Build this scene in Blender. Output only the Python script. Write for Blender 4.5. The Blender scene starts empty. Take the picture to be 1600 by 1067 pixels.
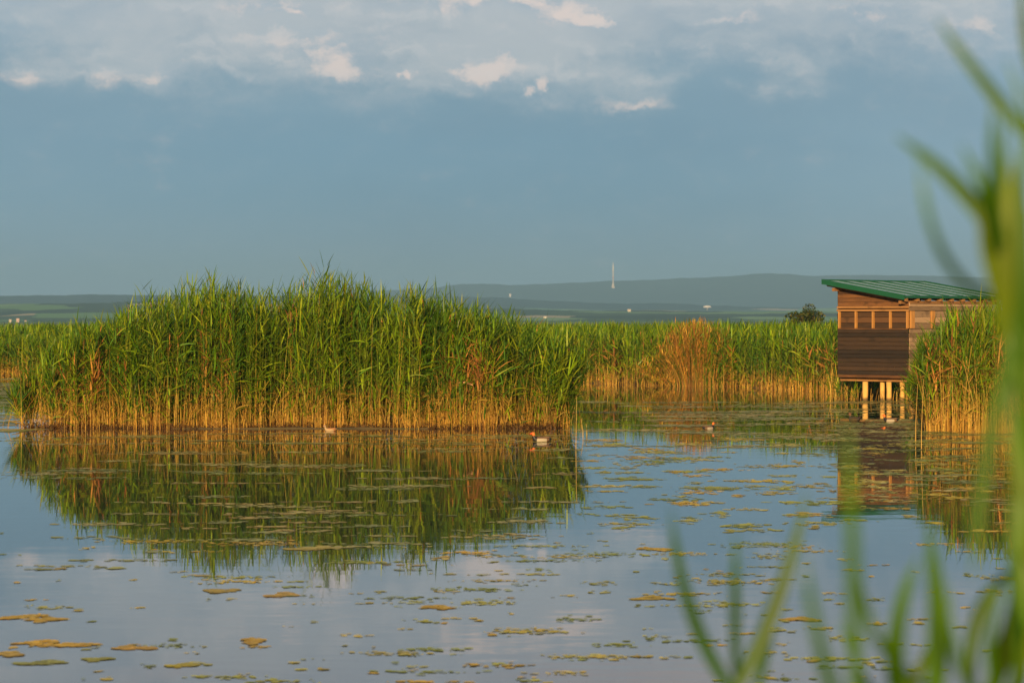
import bpy, bmesh, math
import numpy as np
from math import radians as R, sin, cos, pi

# ------------------------------------------------------------------ camera, sky, sun, exposure
SC = bpy.context.scene
COL = SC.collection
H = 2.05           # eye above the water
F = 4444.4         # focal length in photo pixels (100 mm on 36 mm, 1600 px)
HOR = 500.0        # photo row of the horizon

cam_d = bpy.data.cameras.new("camera"); cam = bpy.data.objects.new("camera", cam_d); COL.objects.link(cam)
cam.location = (0, 0, H); cam.rotation_euler = (R(90) - math.atan(33.5 / F), 0, 0)
cam_d.lens = 100; cam_d.sensor_width = 36; cam_d.clip_start = 0.1; cam_d.clip_end = 60000
cam_d.dof.use_dof = True; cam_d.dof.focus_distance = 57; cam_d.dof.aperture_fstop = 5.4
SC.camera = cam

SUN_AZ = -8        # degrees to the right of straight behind the camera
SUN_EL = 11
to_sun = (sin(R(SUN_AZ)) * cos(R(SUN_EL)), -cos(R(SUN_AZ)) * cos(R(SUN_EL)), sin(R(SUN_EL)))
sun_d = bpy.data.lights.new("sun", 'SUN'); sun = bpy.data.objects.new("sun", sun_d); COL.objects.link(sun)
sun_d.energy = 5.0; sun_d.angle = R(0.6); sun_d.color = (1.0, 0.68, 0.32)
sun.rotation_euler = (R(90 - SUN_EL), 0, R(SUN_AZ))

SC.view_settings.view_transform = 'Standard'; SC.view_settings.look = 'None'
SC.view_settings.exposure = 0.64; SC.view_settings.gamma = 1; SC.view_settings.use_curve_mapping = False
SC.cycles.use_denoising = True
SC.cycles.max_bounces = 8; SC.cycles.transparent_max_bounces = 4
SC.cycles.volume_bounces = 0

class NT:
    """small node-tree helper"""
    def __init__(s, tree):
        s.t = tree; s.t.nodes.clear()
    def n(s, kind, **kw):
        nd = s.t.nodes.new(kind)
        ins = kw.pop('ins', {})
        for k, v in kw.items(): setattr(nd, k, v)
        for k, v in ins.items():
            if isinstance(v, bpy.types.NodeSocket): s.t.links.new(v, nd.inputs[k])
            else: nd.inputs[k].default_value = v
        return nd
    def math(s, op, a, b=0.0, c=None, clamp=False):
        ins = {0: a, 1: b}
        if c is not None: ins[2] = c
        return s.n('ShaderNodeMath', operation=op, use_clamp=clamp, ins=ins).outputs[0]
    def mix(s, fac, a, b, blend='MIX'):
        m = s.n('ShaderNodeMix', data_type='RGBA', blend_type=blend, clamp_factor=True)
        for i, v in ((0, fac), (6, a), (7, b)):
            if isinstance(v, bpy.types.NodeSocket): s.t.links.new(v, m.inputs[i])
            else: m.inputs[i].default_value = v if i == 0 else (*v[:3], 1)
        return m.outputs[2]
    def ramp(s, fac, stops, interp='LINEAR'):
        r = s.n('ShaderNodeValToRGB', ins={0: fac}); cr = r.color_ramp; cr.interpolation = interp
        while len(cr.elements) < len(stops): cr.elements.new(0.5)
        for e, (p, c) in zip(cr.elements, stops):
            e.position = p; e.color = (*c, 1) if len(c) == 3 else c
        return r.outputs[0]
    def rng(s, v, a, b, c=0.0, d=1.0, smooth=True):
        return s.n('ShaderNodeMapRange', interpolation_type='SMOOTHSTEP' if smooth else 'LINEAR',
                   ins={0: v, 1: a, 2: b, 3: c, 4: d}).outputs[0]

def lin(r, g, b, k=1.0):
    f = lambda c: (c / 12.92 if c <= 0.04045 else ((c + 0.055) / 1.055) ** 2.4)
    return (f(r / 255) * k, f(g / 255) * k, f(b / 255) * k)

def build_world():
    w = bpy.data.worlds.new("World"); SC.world = w; w.use_nodes = True
    T = NT(w.node_tree)
    sky = T.n('ShaderNodeTexSky', sky_type='NISHITA', sun_disc=False, sun_elevation=R(SUN_EL),
              sun_rotation=R(180 - SUN_AZ), altitude=100, air_density=1.0, dust_density=2.0, ozone_density=2.0)
    g = T.n('ShaderNodeTexCoord').outputs['Generated']
    sp = T.n('ShaderNodeSeparateXYZ', ins={0: g})
    dx, dy, dz = sp.outputs
    ys = T.math('MAXIMUM', T.math('ABSOLUTE', dy), 0.15)
    u = T.math('DIVIDE', dx, ys)          # tangent of azimuth
    v = T.math('DIVIDE', dz, ys)          # tangent of elevation
    uv = T.n('ShaderNodeCombineXYZ', ins={0: u, 1: v, 2: T.math('SIGN', dy)}).outputs[0]
    K = 8.0
    # the slate-blue rain cloud deck filling the sky, lighter towards the horizon and the top
    base = T.ramp(T.rng(v, 0.0, 0.25, smooth=False), [
        (0.00, lin(144, 161, 174, K)), (0.07, lin(122, 151, 171, K)), (0.17, lin(106, 145, 170, K)), (0.25, lin(108, 146, 171, K)),
        (0.34, lin(124, 154, 174, K)), (0.44, lin(158, 170, 183, K)), (0.62, lin(184, 184, 198, K)),
        (0.80, lin(165, 172, 188, K)), (1.0, lin(120, 138, 160, K))])
    # soft broad variation
    sv = T.n('ShaderNodeMapping', vector_type='POINT', ins={0: uv, 3: (6.0, 16.0, 1.0)}).outputs[0]
    nb = T.n('ShaderNodeTexNoise', ins={'Vector': sv, 'Scale': 1.0, 'Detail': 5.0, 'Roughness': 0.5}).outputs[0]
    rightl = T.rng(u, 0.02, 0.17)
    base = T.mix(T.math('MULTIPLY', rightl, 0.45), base, lin(146, 172, 190, K))
    base = T.mix(T.rng(u, -0.05, -0.2, 0.0, 0.35), base, lin(130, 160, 180, K))
    base = T.mix(T.rng(nb, 0.35, 0.75, 0.0, 0.45), base, lin(92, 124, 150, K))
    # torn underside of the brighter cloud layer above
    wn = T.n('ShaderNodeTexNoise', ins={'Vector': uv, 'Scale': 24.0, 'Detail': 9.0, 'Roughness': 0.66})
    warp = T.n('ShaderNodeVectorMath', operation='SUBTRACT', ins={0: wn.outputs['Color'], 1: (0.5, 0.5, 0.5)}).outputs[0]
    w2 = T.n('ShaderNodeVectorMath', operation='MULTIPLY', ins={0: warp, 1: (0.052, 0.024, 0.0)}).outputs[0]
    uw = T.n('ShaderNodeVectorMath', operation='ADD', ins={0: uv, 1: w2}).outputs[0]
    def blobs(lst, vec):
        tot = None
        for (px, py, rx, ry, a) in lst:
            m = T.n('ShaderNodeMapping', vector_type='TEXTURE',
                    ins={0: vec, 1: ((px - 800) / F, (HOR - py) / F, 1.0), 3: (rx / F, ry / F, 1.0)}).outputs[0]
            gr = T.n('ShaderNodeTexGradient', gradient_type='SPHERICAL', ins={0: m}).outputs[1]
            tot = T.math('MULTIPLY_ADD', gr, a, tot if tot is not None else 0.0)
        return tot
    fine = T.n('ShaderNodeTexNoise', ins={'Vector': T.n('ShaderNodeMapping', ins={0: uv, 3: (1, 1.6, 1)}).outputs[0],
               'Scale': 70.0, 'Detail': 6.0, 'Roughness': 0.6}).outputs[0]
    fc = T.math('SUBTRACT', fine, 0.5)
    veil = blobs([(520, 60, 420, 130, 1.5), (830, 60, 260, 130, 1.3), (180, 20, 360, 120, 1.0), (60, 112, 120, 40, .5),
                  (250, 110, 130, 50, .8), (1180, 0, 420, 110, 1.0), (1000, 140, 130, 50, .6), (1480, 30, 260, 110, 1.0),
                  (600, -120, 1500, 170, 1.4), (1400, -160, 900, 180, 1.2)], uw)
    mid = T.n('ShaderNodeTexNoise', ins={'Vector': T.n('ShaderNodeMapping', ins={0: uw, 3: (1, 2.0, 1)}).outputs[0],
               'Scale': 19.0, 'Detail': 8.0, 'Roughness': 0.58}).outputs[0]
    mc = T.math('SUBTRACT', mid, 0.5)
    off = T.n('ShaderNodeVectorMath', operation='ADD', ins={0: uw, 1: (-0.0035, -0.0025, 0)}).outputs[0]
    mid2 = T.n('ShaderNodeTexNoise', ins={'Vector': T.n('ShaderNodeMapping', ins={0: off, 3: (1, 2.0, 1)}).outputs[0],
               'Scale': 19.0, 'Detail': 8.0, 'Roughness': 0.58}).outputs[0]
    relief = T.math('SUBTRACT', mid, mid2)          # which side of each billow faces the sun
    veil = T.math('ADD', T.math('MULTIPLY_ADD', T.math('MULTIPLY', mc, T.rng(v, .062, .088)), 3.6, veil), T.math('MULTIPLY', fc, 1.0))
    base = T.mix(T.rng(veil, -0.1, 1.6, 0.0, 0.9), base, lin(178, 183, 189, K))
    puffs = blobs([(262, 118, 80, 34, 1.25), (170, 128, 44, 20, 1.0), (38, 125, 60, 20, .95), (548, 104, 78, 40, 1.6), (480, 70, 120, 40, .7), (600, 60, 160, 40, .6),
                   (640, 122, 26, 13, 1.5), (757, 118, 62, 34, 1.9), (843, 139, 28, 18, 2.0), (985, 160, 85, 15, 1.0),
                   (1352, 18, 90, 36, 1.35), (1500, 42, 100, 28, 1.1), (1155, 22, 75, 26, 1.1), (440, 12, 110, 18, 1.3),
                   (480, 22, 60, 8, 1.0), (740, 4, 210, 30, 1.8), (880, 26, 90, 26, 1.8), (940, 38, 80, 14, 1.3),
                   (720, 150, 30, 10, .9)], uw)
    puffs = T.math('ADD', T.math('MULTIPLY', mc, 2.2), T.math('MULTIPLY_ADD', fc, 2.6, T.math('MULTIPLY', puffs, 1.9)))
    pm = T.math('ADD', T.rng(puffs, 0.1, 1.9, 0.0, 0.62), T.rng(puffs, 1.2, 2.6, 0.0, 0.38))
    pcol = T.mix(T.rng(T.math('MULTIPLY_ADD', relief, 16.0, T.math('MULTIPLY_ADD', fc, 2.5, puffs)), 0.3, 3.0), lin(160, 173, 186, K), lin(236, 212, 200, K))
    base = T.mix(T.math('MULTIPLY', pm, 0.68), base, pcol)
    base = T.mix(T.math('MULTIPLY', T.rng(veil, .2, 1.3), T.rng(relief, -.02, .12, -.0, .30)), base, lin(205, 202, 203, K))
    # pinkish lit clouds higher up, mirrored in the nearest water
    pk = blobs([(1000, -75, 520, 60, 1.0), (300, -60, 300, 30, .6), (1500, -60, 200, 40, .6)], uw)
    base = T.mix(T.rng(T.math('ADD', pk, T.math('MULTIPLY', fc, .5)), 0.1, 1.0, 0, .5), base, lin(190, 168, 166, K))
    front = T.rng(dy, -0.2, 0.35)
    fac = T.math('MULTIPLY_ADD', front, 0.50, 0.42)
    # unseen sky overhead darkened and sky texture dimmed, added to lower the ambient light
    base = T.mix(T.rng(dz, 0.30, 0.75), base, lin(78, 94, 118, K))
    dim = T.mix(1.0, sky.outputs[0], (.4, .4, .4), 'MULTIPLY')
    col = T.mix(fac, dim, base)
    bg = T.n('ShaderNodeBackground', ins={0: col, 1: 0.1})
    T.n('ShaderNodeOutputWorld', ins={0: bg.outputs[0]})
build_world()

# ------------------------------------------------------------------ helpers
rng = np.random.default_rng(11)

def tag(o, label=None, cat=None, group=None, kind=None):
    if label: o['label'] = label
    if cat: o['category'] = cat
    if group: o['group'] = group
    if kind: o['kind'] = kind
    return o

def empty(name, loc, rz=0.0):
    o = bpy.data.objects.new(name, None); COL.objects.link(o); o.location = loc; o.rotation_euler = (0, 0, rz)
    o.empty_display_size = 0.2
    return o

def np_mesh(name, V, faces, mat, parent=None, colors=None, smooth=False, loc=None):
    """V (n,3); faces: list of (k,m) index arrays, one array per polygon size"""
    me = bpy.data.meshes.new(name)
    V = np.asarray(V, np.float32)
    if not isinstance(faces, list): faces = [faces]
    me.vertices.add(len(V)); me.vertices.foreach_set('co', V.ravel())
    idx = np.concatenate([f.ravel() for f in faces]).astype(np.int32)
    tot = np.concatenate([np.full(len(f), f.shape[1], np.int32) for f in faces])
    st = np.concatenate([[0], np.cumsum(tot)[:-1]]).astype(np.int32)
    me.loops.add(len(idx)); me.loops.foreach_set('vertex_index', idx)
    me.polygons.add(len(tot)); me.polygons.foreach_set('loop_start', st); me.polygons.foreach_set('loop_total', tot)
    if smooth: me.polygons.foreach_set('use_smooth', np.ones(len(tot), bool))
    me.update(calc_edges=True)
    if colors is not None:
        a = me.color_attributes.new('tint', 'FLOAT_COLOR', 'POINT')
        c = np.ones((len(V), 4), np.float32); c[:, :3] = colors
        a.data.foreach_set('color', c.ravel())
    if mat: me.materials.append(mat)
    o = bpy.data.objects.new(name, me); COL.objects.link(o)
    if parent: o.parent = parent
    if loc is not None: o.location = loc
    return o

class Geo:
    def __init__(s): s.V = []; s.Q = []; s.T = []; s.C = []; s.n = 0
    def add(s, V, Q=None, T=None, C=None):
        V = V.reshape(-1, 3); s.V.append(V)
        if Q is not None: s.Q.append(Q.reshape(-1, 4) + s.n)
        if T is not None: s.T.append(T.reshape(-1, T.shape[-1]) + s.n)
        if C is not None: s.C.append(C.reshape(-1, 3))
        s.n += len(V)
    def build(s, name, mat, parent=None, smooth=False):
        fs = []
        if s.Q: fs.append(np.concatenate(s.Q))
        if s.T: fs.append(np.concatenate(s.T))
        return np_mesh(name, np.concatenate(s.V), fs, mat, parent, np.concatenate(s.C) if s.C else None, smooth)

def bm_obj(name, bm, mat, parent=None, smooth=False, bevel=0):
    if bevel:
        bmesh.ops.bevel(bm, geom=[e for e in bm.edges], offset=bevel, segments=1, affect='EDGES')
    me = bpy.data.meshes.new(name); bm.normal_update(); bm.to_mesh(me); bm.free()
    for p in me.polygons: p.use_smooth = smooth
    for m in (mat if isinstance(mat, list) else [mat]): me.materials.append(m)
    o = bpy.data.objects.new(name, me); COL.objects.link(o)
    if parent: o.parent = parent
    return o

def box(bm, x0, x1, y0, y1, z0, z1, f=None):
    vs = [bm.verts.new((x, y, z) if f is None else (x, y, z + f(x, y))) for z in (z0, z1) for y in (y0, y1) for x in (x0, x1)]
    for q in ((0, 2, 3, 1), (4, 5, 7, 6), (0, 1, 5, 4), (2, 6, 7, 3), (0, 4, 6, 2), (1, 3, 7, 5)):
        bm.faces.new([vs[i] for i in q])

def tube(bm, pts, rad, n=10, jitter=0):
    rings = []
    for (x, y, z), r in zip(pts, rad):
        rings.append([bm.verts.new((x + r * cos(2 * pi * k / n) * (1 + jitter * rng.normal()), y + r * sin(2 * pi * k / n), z)) for k in range(n)])
    for a, b in zip(rings[:-1], rings[1:]):
        for k in range(n): bm.faces.new((a[k], a[(k + 1) % n], b[(k + 1) % n], b[k]))
    bm.faces.new(rings[0][::-1]); bm.faces.new(rings[-1])

def W(px, py, z=0.0):
    """point of the level z seen at a photo pixel"""
    Y = F * (H - z) / (py - HOR)
    return np.array([(px - 800) / F * Y, Y, z])
def P(px, py, d):
    return np.array([(px - 800) / F * d, d, H + (HOR - py) / F * d])

def mat(name):
    m = bpy.data.materials.new(name); m.use_nodes = True
    return m, NT(m.node_tree)

def foliage_mat(name, trans=0.35, gloss=0.06, rough=0.45):
    m, T = mat(name)
    c = T.n('ShaderNodeAttribute', attribute_name='tint').outputs['Color']
    d = T.n('ShaderNodeBsdfDiffuse', ins={0: c})
    t = T.n('ShaderNodeBsdfTranslucent', ins={0: T.mix(1.0, c, (1.15, 1.25, 0.6), 'MULTIPLY')})
    a = T.n('ShaderNodeMixShader', ins={0: trans, 1: d.outputs[0], 2: t.outputs[0]})
    g = T.n('ShaderNodeBsdfGlossy', ins={0: (.8, .85, .7, 1), 'Roughness': rough})
    b = T.n('ShaderNodeMixShader', ins={0: gloss, 1: a.outputs[0], 2: g.outputs[0]})
    T.n('ShaderNodeOutputMaterial', ins={0: b.outputs[0]})
    return m
M_REED = foliage_mat('reed_foliage', 0.17, 0.04)
M_FORE = foliage_mat('near_reed_foliage', 0.4, 0.02)
M_WEED = foliage_mat('floating_weed', 0.1, 0.16, 0.25)
M_BUSH = foliage_mat('bush_foliage', 0.3, 0.03)

def simple_mat(name, col, rough=0.6, noise=0.0, scale=8.0, metallic=0.0, emission=None):
    m, T = mat(name)
    c = (*col, 1)
    if noise:
        tc = T.n('ShaderNodeTexCoord').outputs['Object']
        nn = T.n('ShaderNodeTexNoise', ins={'Vector': tc, 'Scale': scale, 'Detail': 4.0}).outputs[0]
        c = T.mix(nn, tuple(v * (1 - noise) for v in col), tuple(min(1, v * (1 + noise)) for v in col))
    p = T.n('ShaderNodeBsdfPrincipled', ins={'Base Color': c, 'Roughness': rough, 'Metallic': metallic})
    T.n('ShaderNodeOutputMaterial', ins={0: p.outputs[0]})
    return m

# ------------------------------------------------------------------ shorelines
SHORE_PX = [-900, 0, 60, 300, 700, 900, 1000, 1150, 1250, 1310, 1400, 1500, 1700, 2400]
SHORE_PY = [585, 586, 588, 590, 596, 599, 602, 605, 611, 615, 617, 620, 622, 625]
def shore_y(x):
    """far bank Y for a world x (numpy)"""
    Y = np.full_like(np.asarray(x, float), 90.0)
    for _ in range(6):
        px = 800 + F * x / Y
        Y = F * H / (np.interp(px, SHORE_PX, SHORE_PY) - HOR)
    return Y

# hills: fan-shaped terrain; crest rows of each range in the photo
RANGES = [
    (10500, 2300, [-900, 400, 560, 640, 700, 820, 900, 960, 1060, 1200, 1300, 1450, 1560, 1700, 2500],
                  [470, 463, 458, 452, 447, 445, 441, 439, 436, 431, 432, 431, 434, 437, 445]),
    (7000, 1500, [-900, 0, 150, 165, 240, 420, 560, 700, 840, 1000, 1300, 2500],
                 [466, 463, 460, 460.5, 462, 463, 462, 464, 470, 474, 482, 488]),
    (4200, 1200, [-900, 0, 150, 240, 500, 700, 860, 1300, 2500],
                 [478, 476, 474, 472, 476, 481, 485, 488, 490])]
_hn = np.random.default_rng(3)
_ph = _hn.uniform(0, 6.28, (3, 14)); 
def terrain(px, Y):
    px = np.asarray(px, float); Y = np.asarray(Y, float)
    z = np.zeros(np.broadcast(px, Y).shape)
    X = (px - 800) / F * Y
    for i, (yc, w, xs, ys) in enumerate(RANGES):
        zc = H + (HOR - np.interp(px, xs, ys)) / F * yc
        for k in range(14):
            zc = zc + 2.6 / (k + 2.5) * np.sin(px / 130.0 * (k + 1) * 0.7 + _ph[i, k]) * yc / 9000
        zc = zc + yc / F * (.45 * np.sin(px / 6.1 + i) * np.sin(px / 17.3 + 2 * i) + .5 * np.sin(px / 41.0 + i))
        t = np.clip(1 - np.abs(Y - yc) / w, 0, 1)
        s = t * t * (3 - 2 * t)
        rough = 1 + 0.05 * np.sin(X / 170 + Y / 300 + i) + 0.04 * np.sin(X / 83 - Y / 190 + 2 * i)
        z = np.maximum(z, zc * s * np.where(s < .95, rough, 1))
    return z + 0.6 * np.clip((Y - 1500) / 1500, 0, 1)

def ground_at(px, py, y0=2500, y1=10400):
    """nearest hill point that shows at this pixel"""
    Y = np.linspace(y0, y1, 3000)
    z = terrain(np.full_like(Y, px), Y)
    row = HOR - (z - H) / Y * F
    k = np.argmax(row <= py) if (row <= py).any() else np.argmin(row)
    return np.array([(px - 800) / F * Y[k], Y[k], z[k]])

def build_setting():
    # water
    m, T = mat('pond_water')
    tc = T.n('ShaderNodeTexCoord').outputs['Object']
    m1 = T.n('ShaderNodeMapping', ins={0: tc, 3: (0.9, 2.2, 1)}).outputs[0]
    n1 = T.n('ShaderNodeTexNoise', ins={'Vector': m1, 'Scale': 1.1, 'Detail': 3.0}).outputs[0]
    m2 = T.n('ShaderNodeMapping', ins={0: tc, 3: (0.05, 0.09, 1)}).outputs[0]
    n2 = T.n('ShaderNodeTexNoise', ins={'Vector': m2, 'Scale': 1.0, 'Detail': 2.0}).outputs[0]
    st = T.rng(n2, 0.4, 0.68, 0.25, 1.0)
    hgt = T.math('MULTIPLY', n1, st)
    bump = T.n('ShaderNodeBump', ins={'Strength': 1.0, 'Distance': 0.0020, 'Height': hgt})
    p = T.n('ShaderNodeBsdfPrincipled', ins={'Base Color': (.045, .050, .045, 1), 'Roughness': 0.012, 'IOR': 1.45,
            'Normal': bump.outputs[0]})
    T.n('ShaderNodeOutputMaterial', ins={0: p.outputs[0]})
    xs = np.array([-90, -30, 0, 30, 90.]); ys = np.array([2.6, 30, 60, 90, 125.])
    X, Y = np.meshgrid(xs, ys); V = np.stack([X, Y, 0 * X], -1).reshape(-1, 3)
    q = np.array([[j * 5 + i, j * 5 + i + 1, (j + 1) * 5 + i + 1, (j + 1) * 5 + i] for j in range(4) for i in range(4)])
    tag(np_mesh('water', V, q, m), 'calm pond water mirroring reeds and cloudy blue sky', 'water', kind='structure')
    # ground sheet with the pond's basin, reaching out under and past the hills
    m, T = mat('marsh_ground')
    tc = T.n('ShaderNodeTexCoord').outputs['Object']
    n1 = T.n('ShaderNodeTexNoise', ins={'Vector': tc, 'Scale': 0.8, 'Detail': 6.0}).outputs[0]
    near = T.ramp(n1, [(0.3, (.035, .028, .015)), (0.55, (.09, .065, .025)), (0.75, (.05, .07, .02))])
    vo = T.n('ShaderNodeTexVoronoi', ins={'Vector': T.n('ShaderNodeMapping', ins={0: tc, 3: (1 / 160, 1 / 500, 1)}).outputs[0], 'Scale': 1.0}).outputs['Color']
    vs = T.n('ShaderNodeSeparateXYZ', ins={0: vo}).outputs[0]
    far = T.ramp(vs, [(0.0, (.05, .10, .03)), (0.35, (.07, .14, .035)), (0.6, (.10, .14, .05)), (0.8, (.16, .15, .07)), (1, (.06, .11, .04))], 'CONSTANT')
    yy = T.n('ShaderNodeSeparateXYZ', ins={0: tc}).outputs[1]
    c = T.mix(T.rng(yy, 250, 500), near, far)
    p = T.n('ShaderNodeBsdfPrincipled', ins={'Base Color': c, 'Roughness': 0.95})
    T.n('ShaderNodeOutputMaterial', ins={0: p.outputs[0]})
    xs = np.unique(np.concatenate([np.linspace(-5200, -100, 24), np.linspace(-100, 100, 81), np.linspace(-12, 4, 41), np.linspace(100, 5200, 24)]))
    ys = np.unique(np.concatenate([np.linspace(-400, 0, 8), np.linspace(0, 12, 13), np.linspace(12, 140, 65), np.linspace(52, 64, 31), np.linspace(140, 13500, 40)]))
    X, Y = np.meshgrid(xs, ys)
    S = shore_y(X)
    inside = np.minimum(Y - 3.2, S + 0.6 - Y) ; inside = np.minimum(inside, 75 - np.abs(X))
    Z = np.clip(-inside * 0.35, -1.2, 0.10)
    e_ = ((X + 4.0) / 5.1) ** 4 + ((Y - 57.0) / 3.45) ** 4
    Z = np.maximum(Z, np.where(e_ < 1.0, .018 + .012 * np.sin(X * 5) * np.sin(Y * 4 + X), -1.2))
    Z = np.where(Y < 3.2, np.clip((3.2 - Y) * 0.25, 0.0, 0.4), Z)
    V = np.stack([X, Y, Z], -1).reshape(-1, 3); nx, ny = len(xs), len(ys)
    i, j = np.meshgrid(np.arange(nx - 1), np.arange(ny - 1)); a = (j * nx + i).ravel()
    q = np.stack([a, a + 1, a + nx + 1, a + nx], -1)
    tag(np_mesh('ground', V, q, m, smooth=True), 'flat marshy ground around and beyond the pond', 'ground', kind='structure')
    # hills
    m, T = mat('wooded_hills')
    tc = T.n('ShaderNodeTexCoord').outputs['Object']
    w = T.n('ShaderNodeTexNoise', ins={'Vector': tc, 'Scale': 0.002, 'Detail': 4.0})
    wv = T.n('ShaderNodeVectorMath', operation='MULTIPLY_ADD', ins={0: w.outputs['Color'], 1: (300, 600, 0), 2: tc}).outputs[0]
    vor = T.n('ShaderNodeTexVoronoi', ins={'Vector': T.n('ShaderNodeMapping', ins={0: wv, 3: (1 / 130, 1 / 260, 0)}).outputs[0], 'Scale': 1.0}).outputs['Color']
    cell = T.n('ShaderNodeSeparateXYZ', ins={0: vor}).outputs[0]
    fields = T.ramp(cell, [(0.0, (.07, .12, .045)), (0.25, (.16, .30, .09)), (0.42, (.045, .075, .03)), (0.58, (.22, .36, .13)), (0.74, (.50, .42, .24)), (0.82, (.05, .085, .035))], 'CONSTANT')
    fn = T.n('ShaderNodeTexNoise', ins={'Vector': tc, 'Scale': 0.03, 'Detail': 5.0}).outputs[0]
    forest = T.ramp(fn, [(0.35, (.012, .026, .014)), (0.65, (.032, .055, .024))])
    z = T.n('ShaderNodeSeparateXYZ', ins={0: tc}).outputs[2]
    big = T.n('ShaderNodeTexNoise', ins={'Vector': tc, 'Scale': 0.0012, 'Detail': 5.0, 'Roughness': .6}).outputs[0]
    zz = T.math('ADD', z, T.math('MULTIPLY', big, 60))
    c = T.mix(T.rng(zz, 56, 64), fields, forest)
    p = T.n('ShaderNodeBsdfDiffuse', ins={0: c})
    T.n('ShaderNodeOutputMaterial', ins={0: p.outputs[0]})
    pxs = np.linspace(-900, 2500, 500); Ys = np.linspace(2400, 12900, 150)
    PX, YY = np.meshgrid(pxs, Ys); Z = terrain(PX, YY); X = (PX - 800) / F * YY
    Z[0] = -0.5; Z[-1] = -0.5; Z[:, 0] = -.5; Z[:, -1] = -.5
    V = np.stack([X, YY, Z], -1).reshape(-1, 3); nx, ny = 500, 150
    i, j = np.meshgrid(np.arange(nx - 1), np.arange(ny - 1)); a = (j * nx + i).ravel()
    tag(np_mesh('hills', V, np.stack([a, a + 1, a + nx + 1, a + nx], -1), m, smooth=True),
        'low wooded hills with pale fields on the horizon', 'hills', kind='structure')
    # haze
    m, T = mat('haze_air')
    v = T.n('ShaderNodeVolumePrincipled', ins={'Color': (.33, .61, .94, 1), 'Density': 0.00014, 'Anisotropy': 0.0})
    T.n('ShaderNodeOutputMaterial', ins={1: v.outputs[0]})
    bm = bmesh.new(); box(bm, -5400, 5400, -420, 13700, -2.5, 235)
    tag(bm_obj('haze', bm, m), 'thin bluish haze over the plain and hills', 'haze', kind='stuff')
build_setting()

# ------------------------------------------------------------------ reeds
GREENS = np.array([(.065, .140, .003), (.105, .185, .004), (.145, .220, .005), (.038, .090, .005), (.205, .255, .010), (.060, .145, .012)])
STRAWS = np.array([(.72, .42, .055), (.58, .31, .035), (.80, .52, .09), (.48, .22, .025), (.66, .40, .08), (.30, .14, .03)])
BROWNS = np.array([(.34, .14, .035), (.26, .10, .03), (.42, .20, .05), (.20, .08, .03)])

def reed_stems(G, base, Hh, lean, r0=0.004, sides=3, col_lo=None, col_hi=None, t_split=0.28, rings=6, taper=.35):
    """tapered curved stems; base (N,3), Hh (N,), lean (N,2) tip offset"""
    N = len(base)
    t = np.linspace(0, 1, rings)
    ts = t[None, :]
    px = base[:, None, 0] + lean[:, None, 0] * ts ** 1.8
    py = base[:, None, 1] + lean[:, None, 1] * ts ** 1.8
    pz = base[:, None, 2] + Hh[:, None] * ts
    r = r0 * (1 - (1 - taper) * t)
    a = np.arange(sides) * 2 * pi / sides
    V = np.empty((N, rings, sides, 3))
    ph = rng.uniform(0, 6.28, N)[:, None, None]
    V[..., 0] = px[..., None] + r[None, :, None] * np.cos(a + ph)
    V[..., 1] = py[..., None] + r[None, :, None] * np.sin(a + ph)
    V[..., 2] = pz[..., None]
    k = np.arange(rings - 1)[:, None] * sides; s = np.arange(sides)[None, :]; s2 = (s + 1) % sides
    q = np.stack([k + s, k + s2, k + sides + s2, k + sides + s], -1).reshape(-1, 4)
    Q = q[None] + (np.arange(N) * rings * sides)[:, None, None]
    zf = (pz - base[:, None, 2])
    mixf = np.clip((zf - (t_split[:, None] if isinstance(t_split, np.ndarray) else t_split)) / 0.35, 0, 1)[..., None]
    C = col_lo[:, None] * (1 - mixf) + col_hi[:, None] * mixf
    G.add(V, Q, C=np.repeat(C[:, :, None], sides, 2))

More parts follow.
